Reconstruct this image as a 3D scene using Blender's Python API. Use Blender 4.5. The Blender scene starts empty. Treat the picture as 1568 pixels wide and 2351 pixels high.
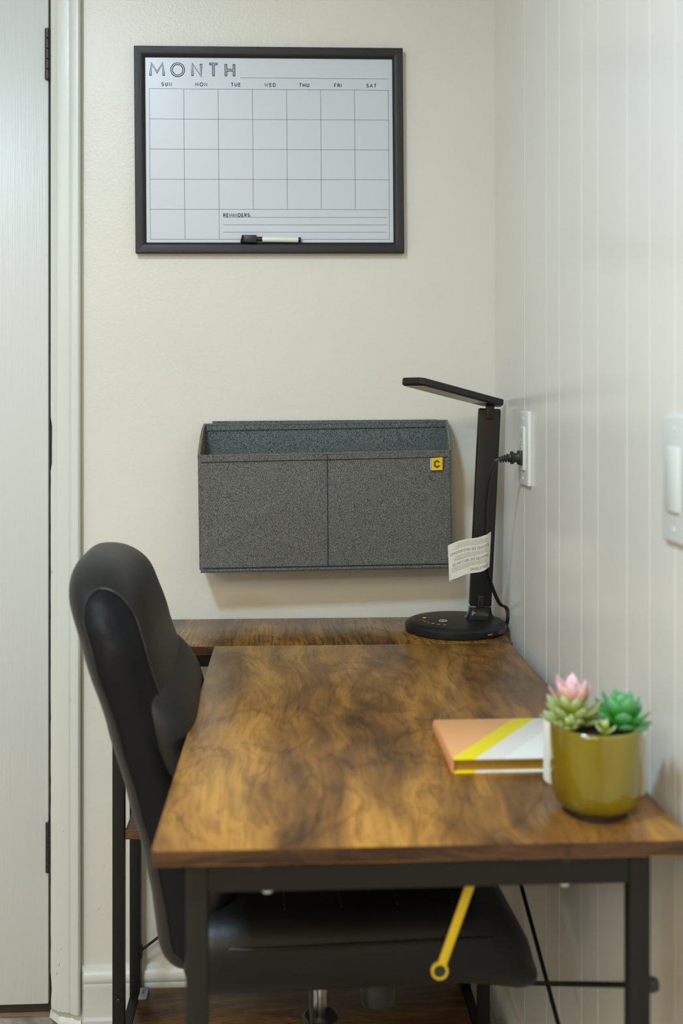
import bpy, bmesh, math, random
from mathutils import Vector, Matrix, noise
random.seed(7)
PI = math.pi
S = bpy.context.scene
COL = S.collection

# ---------------------------------------------------------------- camera
cd = bpy.data.cameras.new('camera')
cam = bpy.data.objects.new('camera', cd)
COL.objects.link(cam)
cam.location = (0, -2.0, 1.174)
cam.rotation_euler = (PI / 2, 0, -math.atan(0.05))
cd.sensor_fit = 'VERTICAL'
cd.sensor_height = 36.0
cd.sensor_width = 24.01
cd.lens = 2400 / 2351 * 36
cd.shift_x = 0
cd.shift_y = -247.5 / 2351
cd.clip_start = 0.05
cd.dof.use_dof = True
cd.dof.focus_distance = 1.93
cd.dof.aperture_fstop = 4.0
S.camera = cam

# ---------------------------------------------------------------- world, lights, exposure
w = bpy.data.worlds.new('world'); S.world = w
w.use_nodes = True
w.node_tree.nodes['Background'].inputs[0].default_value = (0.9, 0.95, 1, 1)
w.node_tree.nodes['Background'].inputs[1].default_value = 0.3

def area(name, loc, target, sx, sy, power, color):
    l = bpy.data.lights.new(name, 'AREA')
    l.shape = 'RECTANGLE'; l.size = sx; l.size_y = sy
    l.energy = power; l.color = color
    o = bpy.data.objects.new(name, l); COL.objects.link(o)
    o.location = loc
    o.rotation_euler = (Vector(target) - Vector(loc)).to_track_quat('-Z', 'Y').to_euler()
    return o
area('ceiling_lamp_near', (-0.63, -1.62, 2.40), (-0.63, -1.62, 0), 0.24, 0.24, 33.5, (0.58, 0.81, 1.0))
area('ceiling_lamp_far', (-2.0, -4.3, 2.40), (-1.6, -3.6, 0), 0.30, 0.30, 32, (0.60, 0.84, 1.0))
area('cool_side_fill', (-2.6, -3.6, 1.5), (0.4, -0.7, 1.2), 1.2, 1.2, 9, (0.85, 0.94, 1.0))  # added cool fill that lifts the right wall; no actual window there
area('warm_overhead_fill', (-0.9, -3.4, 2.42), (-0.9, -3.4, 0), 1.6, 1.6, 57, (1.0, 0.735, 0.36))  # added soft fill that warms the shadows, not an actual fixture
S.view_settings.view_transform = 'Standard'
S.view_settings.look = 'None'
S.view_settings.gamma = 1
S.view_settings.use_curve_mapping = False
S.view_settings.exposure = 0.0

# ---------------------------------------------------------------- materials
def mat(name, color, rough=0.5, metal=0.0, spec=0.5, coat=0.0):
    m = bpy.data.materials.new(name); m.use_nodes = True
    b = m.node_tree.nodes['Principled BSDF']
    b.inputs['Base Color'].default_value = (*color, 1)
    b.inputs['Roughness'].default_value = rough
    b.inputs['Metallic'].default_value = metal
    b.inputs['Specular IOR Level'].default_value = spec
    b.inputs['Coat Weight'].default_value = coat
    return m
def N(m, t, **k):
    n = m.node_tree.nodes.new(t)
    for a, v in k.items(): setattr(n, a, v)
    return n
def L(m, a, b): m.node_tree.links.new(a, b)
def BS(m): return m.node_tree.nodes['Principled BSDF']
def coords(m, scale=(1, 1, 1)):
    tc = N(m, 'ShaderNodeTexCoord'); mp = N(m, 'ShaderNodeMapping')
    mp.inputs['Scale'].default_value = scale
    L(m, tc.outputs['Object'], mp.inputs['Vector'])
    return mp.outputs['Vector']
def noise_n(m, vec, scale, detail=3, rough=.5, dist=0.0):
    n = N(m, 'ShaderNodeTexNoise')
    n.inputs['Scale'].default_value = scale; n.inputs['Detail'].default_value = detail
    n.inputs['Roughness'].default_value = rough; n.inputs['Distortion'].default_value = dist
    L(m, vec, n.inputs['Vector']); return n.outputs['Fac']
def ramp(m, fac, stops, interp='LINEAR'):
    r = N(m, 'ShaderNodeValToRGB'); cr = r.color_ramp; cr.interpolation = interp
    while len(cr.elements) < len(stops): cr.elements.new(0.5)
    for e, (p, c) in zip(cr.elements, stops):
        e.position = p; e.color = (*c, 1) if len(c) == 3 else c
    L(m, fac, r.inputs[0]); return r.outputs[0]
def bump(m, height, strength, dist, prev=None):
    b = N(m, 'ShaderNodeBump'); b.inputs['Strength'].default_value = strength
    b.inputs['Distance'].default_value = dist
    L(m, height, b.inputs['Height'])
    if prev is not None: L(m, prev, b.inputs['Normal'])
    L(m, b.outputs[0], BS(m).inputs['Normal']); return b.outputs[0]
def mixc(m, fac, a, b, mode='MIX'):
    n = N(m, 'ShaderNodeMix', data_type='RGBA', blend_type=mode)
    if isinstance(fac, (int, float)): n.inputs[0].default_value = fac
    else: L(m, fac, n.inputs[0])
    for s, v in ((6, a), (7, b)):
        if isinstance(v, tuple): n.inputs[s].default_value = (*v, 1)
        else: L(m, v, n.inputs[s])
    return n.outputs[2]

def paint(name, color, rough, bumps, var=0.03):
    m = mat(name, color, rough)
    v = coords(m)
    c2 = tuple(c * (1 - var * 2.2) for c in color)
    L(m, ramp(m, noise_n(m, v, 2.2, 4), [(0.3, c2), (0.7, color)]), BS(m).inputs['Base Color'])
    p = None
    for sc, st, di in bumps: p = bump(m, noise_n(m, v, sc, 3, .55), st, di, p)
    return m
M = {}
M['wall_back'] = paint('cream_eggshell_paint', (0.75, 0.735, 0.68), 0.36, [(170, .42, .0012), (9, .25, .004)])
M['wall_side'] = paint('cream_panel_paint', (0.80, 0.79, 0.75), 0.25, [(60, .12, .0008), (5, .22, .004)])
M['wall_plain'] = paint('plain_tan_paint', (0.66, 0.57, 0.42), 0.6, [])  # tan on the unseen walls, picked to warm the bounced light
M['ceiling'] = paint('ceiling_white', (0.8, 0.79, 0.75), 0.8, [])
M['trim'] = paint('white_gloss_trim', (0.70, 0.725, 0.70), 0.30, [(35, .3, .0012), (140, .12, .0008)])
M['caulk'] = paint('beige_caulk', (0.53, 0.49, 0.36), 0.5, [(60, .2, .001)])
m = mat('white_door_paint', (0.655, 0.675, 0.675), 0.36); M['door'] = m
v = coords(m, (1, 1, 0.02))
bump(m, noise_n(m, v, 260, 3, .6, .3), .35, .0012)
m = mat('dark_gap', (0.06, 0.05, 0.04), 0.8); M['gap'] = m

def wood(name, cols, rough=0.27, scale=1.0, grain=.6, off=(0, 0, 0), along='Y', warp=.10):
    m = mat(name, cols[1], rough)
    tc = N(m, 'ShaderNodeTexCoord')
    mp = N(m, 'ShaderNodeMapping'); mp.inputs['Location'].default_value = off
    L(m, tc.outputs['Object'], mp.inputs['Vector'])
    base = mp.outputs['Vector']
    def stretch(sx, sy, sz, src=base):
        k = N(m, 'ShaderNodeMapping'); k.inputs['Scale'].default_value = (sx, sy, sz) if along == 'Y' else (sy, sx, sz)
        L(m, src, k.inputs['Vector']); return k.outputs['Vector']
    # warped coordinates give the swirling figure around knots
    wn = N(m, 'ShaderNodeTexNoise'); wn.inputs['Scale'].default_value = 5.5 * scale; wn.inputs['Detail'].default_value = 2
    L(m, stretch(1, .55, 1), wn.inputs['Vector'])
    sub = N(m, 'ShaderNodeVectorMath', operation='SUBTRACT'); sub.inputs[1].default_value = (.5, .5, .5)
    L(m, wn.outputs['Color'], sub.inputs[0])
    sc = N(m, 'ShaderNodeVectorMath', operation='SCALE'); sc.inputs['Scale'].default_value = warp
    L(m, sub.outputs[0], sc.inputs[0])
    add = N(m, 'ShaderNodeVectorMath', operation='ADD'); L(m, base, add.inputs[0]); L(m, sc.outputs[0], add.inputs[1])
    warped = add.outputs[0]
    big = noise_n(m, stretch(1, .20, 1, warped), 15 * scale, 3.2, .55, .45)
    col = ramp(m, big, [(0.30, cols[0]), (0.45, cols[1]), (0.56, cols[2]), (0.68, cols[3])])
    mid = noise_n(m, stretch(1, .13, 1, warped), 48 * scale, 3, .55)
    col = mixc(m, 0.38, col, ramp(m, mid, [(0.33, (.45, .43, .42)), (0.52, (1, 1, 1)), (.7, (1.15, 1.1, 1.0))]), 'MULTIPLY')
    vn = noise_n(m, stretch(1, .30, 1, warped), 10 * scale, 4, .55, .9)
    sb = N(m, 'ShaderNodeMath', operation='SUBTRACT'); sb.inputs[1].default_value = .5; L(m, vn, sb.inputs[0])
    ab = N(m, 'ShaderNodeMath', operation='ABSOLUTE'); L(m, sb.outputs[0], ab.inputs[0])
    col = mixc(m, 0.5, col, ramp(m, ab.outputs[0], [(0.0, (.34, .30, .30)), (0.012, (.62, .58, .57)), (0.035, (1, 1, 1))]), 'MULTIPLY')
    patch = noise_n(m, stretch(1, .45, 1, warped), 9 * scale, 3, .6, 1.2)
    col = mixc(m, 0.8, col, ramp(m, patch, [(0.32, (.48, .46, .45)), (0.48, (1, 1, 1))]), 'MULTIPLY')
    pores = noise_n(m, stretch(1, .035, 1, warped), 420 * scale, 2, .5)
    col = mixc(m, 0.65 * grain, col, ramp(m, pores, [(0.36, (.35, .33, .32)), (0.46, (1, 1, 1))]), 'MULTIPLY')
    lines = noise_n(m, stretch(1, .03, 1, warped), 150 * scale, 2, .6)
    col = mixc(m, 0.55 * grain, col, ramp(m, lines, [(0.38, (.38, .36, .34)), (0.47, (1, 1, 1))]), 'MULTIPLY')
    L(m, col, BS(m).inputs['Base Color'])
    BS(m).inputs['Specular IOR Level'].default_value = .32
    bump(m, pores, .25, .0006)
    return m
WC = [(0.120, 0.055, 0.016), (0.235, 0.107, 0.025), (0.36, 0.168, 0.034), (0.50, 0.245, 0.048)]
M['wood'] = wood('rustic_walnut_laminate', WC, 0.30)
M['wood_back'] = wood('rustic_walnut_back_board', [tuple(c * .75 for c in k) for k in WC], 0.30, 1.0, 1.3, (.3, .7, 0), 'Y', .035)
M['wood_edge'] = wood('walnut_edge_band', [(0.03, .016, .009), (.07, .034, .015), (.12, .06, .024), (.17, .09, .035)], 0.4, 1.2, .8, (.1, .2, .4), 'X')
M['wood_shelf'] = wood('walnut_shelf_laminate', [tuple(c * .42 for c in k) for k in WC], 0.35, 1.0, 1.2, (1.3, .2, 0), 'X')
M['floor_plank'] = wood('pale_oak_vinyl', [(.40, .33, .26), (.50, .43, .35), (.60, .53, .45), (.66, .59, .51)], 0.35, 1.0, .6, (0, 0, 0), 'X')
M['black_metal'] = mat('black_powder_coat', (0.0075, 0.007, 0.0065), 0.5, 0, .35)
M['black_bolt'] = mat('black_bolt', (0.012, 0.012, 0.012), 0.35)
M['steel'] = mat('bright_steel', (0.7, 0.7, 0.66), 0.28, 0.9)
M['chrome'] = mat('chrome_lift', (0.75, 0.74, 0.7), 0.22, 1.0)
M['grey_plastic'] = mat('clear_grey_plastic', (0.20, 0.20, 0.20), 0.35)
M['bronze'] = mat('dark_bronze_hinge', (0.055, 0.045, 0.05), 0.35, 0.6)

def leather(name, color, rough, spec=.5, st=.25):
    m = mat(name, color, rough, 0, spec)
    v = coords(m)
    p = bump(m, noise_n(m, v, 400, 2), .12, .0006)
    bump(m, noise_n(m, v, 22, 3, .5, .6), st, .003, p)
    return m
M['leather'] = leather('black_bonded_leather', (0.010, 0.0095, 0.009), 0.46, .4)
M['leather_panel'] = leather('black_leather_panel', (0.005, 0.005, 0.0065), 0.55, .2, .5)
M['leather_seat'] = leather('black_leather_seat', (0.006, 0.006, 0.006), 0.45, .35)
M['piping'] = mat('leather_piping', (0.01, 0.01, 0.01), 0.45)
M['chair_plastic'] = mat('chair_black_plastic', (0.02, 0.02, 0.02), 0.4)

m = mat('grey_tweed', (.15, .15, .145), 0.95, 0, .15); M['tweed'] = m
def tweed(m, dark, light, sc=1100):
    tc = N(m, 'ShaderNodeTexCoord'); mp = N(m, 'ShaderNodeMapping')
    mp.inputs['Rotation'].default_value = (0, math.radians(38), 0); mp.inputs['Scale'].default_value = (1, 1, .62)
    L(m, tc.outputs['Object'], mp.inputs[0])
    a = noise_n(m, mp.outputs[0], sc, 2, .6)
    mp2 = N(m, 'ShaderNodeMapping'); mp2.inputs['Rotation'].default_value = (0, math.radians(-48), 0); mp2.inputs['Scale'].default_value = (1, 1, .5)
    L(m, tc.outputs['Object'], mp2.inputs[0])
    b = noise_n(m, mp2.outputs[0], sc * .9, 2, .6)
    mul = N(m, 'ShaderNodeMath', operation='ADD'); L(m, a, mul.inputs[0]); L(m, b, mul.inputs[1])
    hf = N(m, 'ShaderNodeMath', operation='MULTIPLY'); hf.inputs[1].default_value = .5; L(m, mul.outputs[0], hf.inputs[0])
    L(m, ramp(m, hf.outputs[0], [(0.44, dark), (0.50, tuple((x + y) / 2 for x, y in zip(dark, light))), (0.57, light)]), BS(m).inputs['Base Color'])
    bump(m, hf.outputs[0], .5, .0015)
tweed(m, (.055, .056, .056), (.225, .222, .205))
m = mat('blue_grey_tweed', (.15, .17, .17), 0.95, 0, .15); M['tweed_blue'] = m
tweed(m, (.035, .044, .048), (.20, .225, .225))
m = mat('green_grey_tweed', (.15, .17, .17), 0.95, 0, .15); M['tweed_side'] = m
tweed(m, (.06, .06, .05), (.32, .31, .24))
M['stitch'] = mat('dark_stitching', (.03, .033, .035), .9)
M['thread'] = mat('loose_thread', (.12, .11, .09), .9)
M['yellow_tab'] = mat('yellow_label_fabric', (.86, .56, .0), .6)
M['white_tab'] = mat('white_label_edge', (.75, .74, .70), .6)
M['tab_print'] = mat('label_print', (.07, .065, .05), .6)

m = mat('black_wood_frame', (.016, .016, .019), .42, 0, .35); M['frame'] = m
bump(m, noise_n(m, coords(m, (1, 1, .04)), 700, 2), .35, .0008)
m = mat('black_wood_frame_rail', (.016, .016, .019), .42, 0, .35); M['frame_h'] = m
bump(m, noise_n(m, coords(m, (.04, 1, 1)), 700, 2), .35, .0008)
M['board'] = mat('whiteboard_film', (.60, .64, .72), .3)
M['ink'] = mat('navy_print', (.020, .020, .085), .8, 0, .2)
M['ink_line'] = mat('navy_grid_line', (.07, .08, .18), .8, 0, .2)
M['marker_white'] = mat('marker_white', (.78, .80, .74), .35)
M['marker_black'] = mat('marker_black', (.012, .012, .014), .45)
M['felt'] = mat('black_felt', (.01, .01, .01), .95)
M['lamp_black'] = mat('satin_black_plastic', (.012, .012, .0115), .42, 0, .4)
M['lamp_gloss'] = mat('gloss_black_plastic', (.012, .012, .012), .22)
M['lamp_diffuser'] = mat('led_diffuser', (.62, .60, .52), .4)
M['cord'] = mat('black_cord', (.012, .012, .012), .4)
m = mat('red_indicator', (.8, .1, .06), .4); M['led_red'] = m
BS(m).inputs['Emission Color'].default_value = (1, .16, .1, 1); BS(m).inputs['Emission Strength'].default_value = .8
M['icon'] = mat('pale_icon_print', (.75, .75, .74), .4)
M['smoke_print'] = mat('faint_print', (.045, .045, .045), .4)
M['paper'] = mat('tag_paper', (.68, .67, .60), .7)
M['paper_ink'] = mat('tag_print', (.20, .19, .18), .7)
M['paper_fine'] = mat('tag_fine_print', (.40, .39, .36), .7)
M['outlet'] = mat('white_outlet_plastic', (.72, .76, .75), .28)
M['slot'] = mat('outlet_slot', (.25, .26, .26), .6)
M['glaze'] = mat('mustard_glaze', (.34, .265, .012), .12, 0, .6, .3)
v = coords(M['glaze'], (1, 1, .3))
L(M['glaze'], ramp(M['glaze'], noise_n(M['glaze'], v, 18, 3), [(.35, (.150, .100, .003)), (.6, (.215, .17, .005))]), BS(M['glaze']).inputs['Base Color'])
M['foot'] = mat('dark_pot_foot', (.02, .012, .006), .5)
m = mat('potting_soil', (.012, .011, .010), .95); M['soil'] = m
def leafmat(name, a, b, tipdir=None):
    m = mat(name, a, .38); at = N(m, 'ShaderNodeAttribute'); at.attribute_name = 'tip'
    L(m, ramp(m, at.outputs['Fac'], [(.5, a), (1.0, b)]), BS(m).inputs['Base Color'])
    BS(m).inputs['Subsurface Weight'].default_value = .08
    BS(m).inputs['Subsurface Radius'].default_value = (.01, .01, .005)
    return m
M['leaf_green'] = leafmat('green_succulent_leaf', (.04, .33, .012), (.16, .46, .24))
M['leaf_lime'] = leafmat('lime_succulent_leaf', (.30, .38, .008), (.52, .64, .40))
M['leaf_pink'] = leafmat('pink_tipped_leaf', (.46, .40, .06), (.90, .52, .62))
M['rose'] = leafmat('pale_pink_leaf', (.75, .28, .22), (.85, .62, .74))
m = mat('notebook_cover', (.8, .8, .78), .35); M['cover'] = m
tc = N(m, 'ShaderNodeTexCoord'); sx = N(m, 'ShaderNodeSeparateXYZ'); L(m, tc.outputs['Object'], sx.inputs[0])
k = N(m, 'ShaderNodeMath', operation='MULTIPLY'); k.inputs[1].default_value = -.70; L(m, sx.outputs[1], k.inputs[0])
t_ = N(m, 'ShaderNodeMath', operation='ADD'); L(m, sx.outputs[0], t_.inputs[0]); L(m, k.outputs[0], t_.inputs[1])
o_ = N(m, 'ShaderNodeMath', operation='MULTIPLY_ADD'); o_.inputs[1].default_value = 5.0; o_.inputs[2].default_value = .5
L(m, t_.outputs[0], o_.inputs[0])
L(m, ramp(m, o_.outputs[0], [(0, (.80, .40, .17)), (.503, (.80, .66, .01)), (.633, (.72, .70, .67)), (.80, (.78, .80, .79))], 'CONSTANT'), BS(m).inputs['Base Color'])
M['spine'] = mat('orange_spine', (.72, .30, .12), .35)
m = mat('gilt_page_edges', (.40, .24, .035), .3, .35); M['pages'] = m
bump(m, noise_n(m, coords(m, (.05, .05, 1)), 2500, 2), .5, .0005)
M['white_plastic'] = mat('white_plastic_plaque', (.74, .76, .72), .3)
M['yellow_metal'] = mat('yellow_paint', (.72, .52, .01), .35)
M['grout'] = paint('groove_paint', (.76, .74, .66), .3, [])

# ---------------------------------------------------------------- mesh helpers
ROOT = {}
def thing(name, label, cat, loc=(0, 0, 0), rotz=0, group=None, local=False):
    o = bpy.data.objects.new(name, None); COL.objects.link(o)
    o.empty_display_size = .05
    o.location = loc; o.rotation_euler = (0, 0, rotz)
    o['label'] = label; o['category'] = cat
    if group: o['group'] = group
    ROOT[o.name] = Vector((0, 0, 0)) if local else Vector(loc)
    return o
def obj(name, bm, m, parent=None, smooth=True, label=None, angle=35):
    off = ROOT[parent.name] if parent is not None and parent.name in ROOT else Vector((0, 0, 0))
    if off.length: bmesh.ops.translate(bm, verts=bm.verts, vec=-off)
    bmesh.ops.recalc_face_normals(bm, faces=bm.faces)
    me = bpy.data.meshes.new(name); bm.to_mesh(me); bm.free()
    for p in me.polygons: p.use_smooth = smooth
    if smooth: me.set_sharp_from_angle(angle=math.radians(angle))
    me.materials.append(m)
    o = bpy.data.objects.new(name, me); COL.objects.link(o)
    if parent is not None:
        o.parent = parent; ROOT[o.name] = off
    if label: o['label'] = label
    return o
def struct(name, bm, m, parent=None, **k):
    o = obj(name, bm, m, parent, **k)
    if parent is None: o['kind'] = 'structure'; ROOT[o.name] = Vector((0, 0, 0))
    return o
def tag(o, label, cat, group=None):
    o['label'] = label; o['category'] = cat
    if group: o['group'] = group
    return o
def box(bm, a, b, bev=0, seg=2, mtx=None):
    r = bmesh.ops.create_cube(bm, size=1)
    vs = r['verts']
    c = (Vector(a) + Vector(b)) / 2; d = Vector(b) - Vector(a)
    for v_ in vs: v_.co = Vector((v_.co.x * d.x, v_.co.y * d.y, v_.co.z * d.z)) + c
    if bev:
        es = list({e for v_ in vs for e in v_.link_edges})
        q = bmesh.ops.bevel(bm, geom=es, offset=bev, segments=seg, profile=.5, affect='EDGES')
        vs = list(set(q['verts']) | {v_ for v_ in vs if v_.is_valid})
        vs = [v_ for v_ in vs if v_.is_valid]
    if mtx is not None:
        bmesh.ops.transform(bm, matrix=mtx, verts=vs)
    return bm
def B(): return bmesh.new()
def bx(a, b, bev=0, seg=2, mtx=None): return box(B(), a, b, bev, seg, mtx)
def rings(bm, rs, cap0=True, cap1=True, closed=True):
    rr = [[bm.verts.new(p) for p in r] for r in rs]
    n = len(rr[0])
    for i in range(len(rr) - 1):
        for j in range(n if closed else n - 1):
            k2 = (j + 1) % n
            bm.faces.new((rr[i][j], rr[i][k2], rr[i + 1][k2], rr[i + 1][j]))
    if cap0: bm.faces.new(rr[0][::-1])
    if cap1: bm.faces.new(rr[-1])
    return rr
def lathe(bm, prof, c, n=48, mtx=None):
    rs = []
    for r, z in prof:
        ring = []
        for i in range(n):
            a = 2 * PI * i / n
            p = Vector((r * math.cos(a), r * math.sin(a), z))
            if mtx is not None: p = mtx @ p
            ring.append(p + Vector(c))
        rs.append(ring)
    rings(bm, rs, prof[0][0] > 1e-6, prof[-1][0] > 1e-6)
    bmesh.ops.remove_doubles(bm, verts=bm.verts, dist=1e-6)
    return bm
def smooth_path(pts, n=8):
    P_ = [Vector(p) for p in pts]; out = []
    for i in range(len(P_) - 1):
        p0 = P_[max(i - 1, 0)]; p1 = P_[i]; p2 = P_[i + 1]; p3 = P_[min(i + 2, len(P_) - 1)]
        for k_ in range(n):
            t = k_ / n
            out.append(.5 * ((2 * p1) + (-p0 + p2) * t + (2 * p0 - 5 * p1 + 4 * p2 - p3) * t * t + (-p0 + 3 * p1 - 3 * p2 + p3) * t ** 3))
    out.append(P_[-1]); return out
def tube(bm, pts, r, n=8, closed=False):
    P_ = [Vector(p) for p in pts]; rs = []
    up = None
    for i, p in enumerate(P_):
        if closed: d = P_[(i + 1) % len(P_)] - P_[i - 1]
        else: d = P_[min(i + 1, len(P_) - 1)] - P_[max(i - 1, 0)]
        d.normalize()
        if up is None:
            up = Vector((0, 0, 1)) if abs(d.z) < .9 else Vector((1, 0, 0))
        s = d.cross(up).normalized(); up = s.cross(d).normalized()
        rad = r[i] if isinstance(r, (list, tuple)) else r
        rs.append([p + (s * math.cos(2 * PI * j / n) + up * math.sin(2 * PI * j / n)) * rad for j in range(n)])
    if closed:
        rs.append(rs[0][:]); rings(bm, rs, False, False); bmesh.ops.remove_doubles(bm, verts=bm.verts, dist=1e-6)
    else: rings(bm, rs)
    return bm
def extrude_poly(bm, pts, d):
    """pts: list of Vectors in a plane; d: thickness vector"""
    d = Vector(d)
    a = [bm.verts.new(Vector(p)) for p in pts]; b = [bm.verts.new(Vector(p) + d) for p in pts]
    bm.faces.new(a); bm.faces.new(b[::-1])
    for i in range(len(a)): bm.faces.new((a[i], b[i], b[(i + 1) % len(a)], a[(i + 1) % len(a)]))
    return bm

# ================================================================= ROOM
XR = 0.397            # right wall face
CZ = 2.44
ROOMY, ROOMX = -5.6, -2.9
struct('wall_back', box(bx((-1.30, 0, 2.02), (-.42, .12, CZ)), (-.42, 0, 0), (XR + .14, .12, CZ)), M['wall_back'])
struct('wall_back_left', bx((ROOMX, 0, 0), (-1.30, .12, CZ)), M['wall_back'])
rw = struct('wall_right', bx((XR + .0006, ROOMY, 0), (XR + .14, 0.0, CZ)), M['grout'])
gs = [0.0, -.2528, -.4019, -.4789, -.596, -.6723, -.7886, -.866, -.9427]
y = -.9427
pat = [.117, .078, .149, .077, .116, .1]
k = 0
while y > ROOMY:
    y -= pat[k % 6]; k += 1; gs.append(max(y, ROOMY))
for i in range(len(gs) - 1):
    a, b = gs[i], gs[i + 1]
    g = .0004
    bm = B()
    x0, x1 = XR, XR + .004
    prof = [(x1, b + g), (x0 + .0005, b + g), (x0 + .00018, b + g + .0008), (x0, b + g + .0022), (x0, a - g - .0022), (x0 + .00018, a - g - .0008), (x0 + .0005, a - g), (x1, a - g)]
    rings(bm, [[Vector((px, py, 0.001)) for px, py in prof], [Vector((px, py, CZ - .001)) for px, py in prof]])
    obj('plank', bm, M['wall_side'], rw, smooth=False)
struct('wall_left', bx((ROOMX - .12, ROOMY, 0), (ROOMX, 0.12, CZ)), M['wall_plain'])
struct('wall_front', bx((ROOMX - .12, ROOMY - .12, 0), (XR + .14, ROOMY, CZ)), M['wall_plain'])
struct('ceiling', bx((ROOMX - .12, ROOMY - .12, CZ), (XR + .14, .12, CZ + .1)), M['ceiling'])
fl = struct('floor', bx((ROOMX - .12, ROOMY - .12, -.1), (XR + .14, .12, -.004)), M['gap'])
# floor planks run left-right
pm = []
for ln in (1.22,):
    bm = bx((0, 0, -.0035), (ln - .001, .179, 0), .0012, 1); 
r_ = 0
yy = 0.12
while yy > ROOMY:
    xx = ROOMX - random.random() * 1.1
    while xx < XR:
        a = max(xx, ROOMX); b = min(xx + 1.22, XR)
        if b - a > .01:
            obj('plank', bx((a, yy - .18, -.0038), (b - .0012, yy - .0012, 0), .001, 1), M['floor_plank'], fl)
        xx += 1.22
    yy -= .18

# door and its casing (left of frame)
DX = -.4538
d = struct('door_1', bx((-1.27, -.003, .0425), (DX, .037, 2.02), .002, 2), M['door'])
bm = B()   # far jamb depth behind the gap
struct('trim_1', box(bx((DX + .0030, .004, 0.01), (-.418, .10, 2.03)), (-1.30, .046, 0), (-.418, .1, .035)), M['gap'])
# raised panels of the door (beyond the left edge of the picture)
for z0, z1 in ((.24, .86), (1.05, 1.86)):
    obj('panel', bx((-1.14, -.009, z0), (-.58 - .0, .01, z1), .006, 3), M['door'], d)
lev = obj('handle', tube(B(), smooth_path([(-1.21, 0, 1.0), (-1.21, -.05, 1.0), (-1.19, -.06, 1.0), (-1.10, -.06, 1.0)], 6), .009, 10), M['bronze'], d)
def hinge(z0, z1, x, open_=0):
    h = obj('hinge', bx((x - .001, -.0035, z0 + .001), (x + .0105, -.0003, z1 - .001), .0006, 1), M['bronze'], d, label='dark bronze hinge')
    n = 5; hh = (z1 - z0) / n
    for i in range(n):
        bm = B()
        r = .0048
        a, b = z0 + i * hh + .0003, z0 + (i + 1) * hh - .0003
        lathe(bm, [(r * .86, a), (r, a + .0008), (r, b - .0008), (r * .86, b)], (x - .0005, -.0062, 0), 18)
        obj('knuckle', bm, M['bronze'], h)
hinge(1.785, 1.8816, -.4542); hinge(.2919, .3865, -.4530)
# casing: moulded profile extruded in z
CX0, CX1 = -.4488, -.3926
prof = [(CX0, .004), (CX0, -.007), (CX0 + .002, -.0105), (CX0 + .012, -.0135), (CX0 + .0145, -.0155), (CX0 + .020, -.0165),
        (CX0 + .036, -.0165), (CX0 + .0385, -.0150), (CX0 + .041, -.0175), (CX0 + .045, -.0185), (CX1 - .003, -.0185), (CX1, -.0155), (CX1, .004)]
bm = B()
zs = [0.038 + i * (2.09 - .038) / 120 for i in range(121)]
rs = []
for z in zs:
    ring = []
    for i, (px, py) in enumerate(prof):
        q = 0
        if i < 3:   # chipped paint along the hinge side
            n1 = noise.noise(Vector((1.3, 0, z * 55))) 
            q = max(0, n1) * .0011 if z < 1.16 else 0
            if 1.06 < z < 1.145: q = .0028 + n1 * .0008
            if z < .10: q += .001 * (1 + n1)
        zz = z
        if z == zs[0]: zz = z - .010 * ((px - CX0) / (CX1 - CX0)) + .003 * noise.noise(Vector((px * 300, 0, 0)))
        ring.append(Vector((px + q, py, zz)))
    rs.append(ring)
rings(bm, rs)
struct('trim_2', bm, M['trim'], angle=25)
# head casing above
struct('trim_3', bx((-1.34, -.0165, 2.09), (CX1, .004, 2.15), .002, 2), M['trim'])
# beige caulk line between casing and wall
bm = B(); rs = []
for i in range(90):
    z = .11 + i * 1.98 / 89
    wv = .0006 * noise.noise(Vector((0, 7, z * 20)))
    rs.append([Vector((CX1 - .001, .001, z)), Vector((CX1 - .001, -.004, z)), Vector((CX1 + .003 + wv, -.0014, z)), Vector((CX1 + .0055 + wv, .001, z))])
rings(bm, rs)
struct('trim_4', bm, M['caulk'])
# broken foot of the casing: torn edge of old caulk
bm = B(); pts = []
for i in range(14):
    x = CX0 - .001 + i * (.058) / 13
    pts.append(Vector((x, -.010 - .001 * random.random(), .006 + .016 * max(0, 1 - i / 4) + .0015 * random.random())))
top = [Vector((p.x, -.002, .030 - .010 * i / 13 + .002 * random.random())) for i, p in enumerate(pts)]
rings(bm, [pts, top, [t + Vector((0, .004, 0)) for t in top], [p + Vector((0, .014, -.004)) for p in pts]], False, False, False)
struct('trim_5', bm, M['trim'], angle=180)

def baseboard(name, path):
    """path: list of (x,y, nx,ny) points with outward normal offset"""
    prof = [(0, 0), (.018, 0), (.0185, .016), (.013, .020), (.012, .072), (.0135, .078), (.0125, .083), (.0155, .088), (.0165, .096), (.012, .103), (.008, .1085), (.004, .112), (0, .113)]
    bm = B(); rs = []
    for x, y_, nx, ny in path:
        rs.append([Vector((x + nx * o, y_ + ny * o, z)) for o, z in prof])
    rings(bm, rs)
    return struct(name, bm, M['trim'], angle=40)
baseboard('baseboard_back', [(CX1 + .0005, .0, 0, -.3), (CX1 + .007, 0, 0, -1), (XR, 0, -0, -1)])
baseboard('baseboard_right', [(XR, -.02, -1, 0), (XR, ROOMY + .02, -1, 0)])
baseboard('baseboard_left', [(ROOMX, -.02, 1, 0), (ROOMX, ROOMY + .02, 1, 0)])

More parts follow.
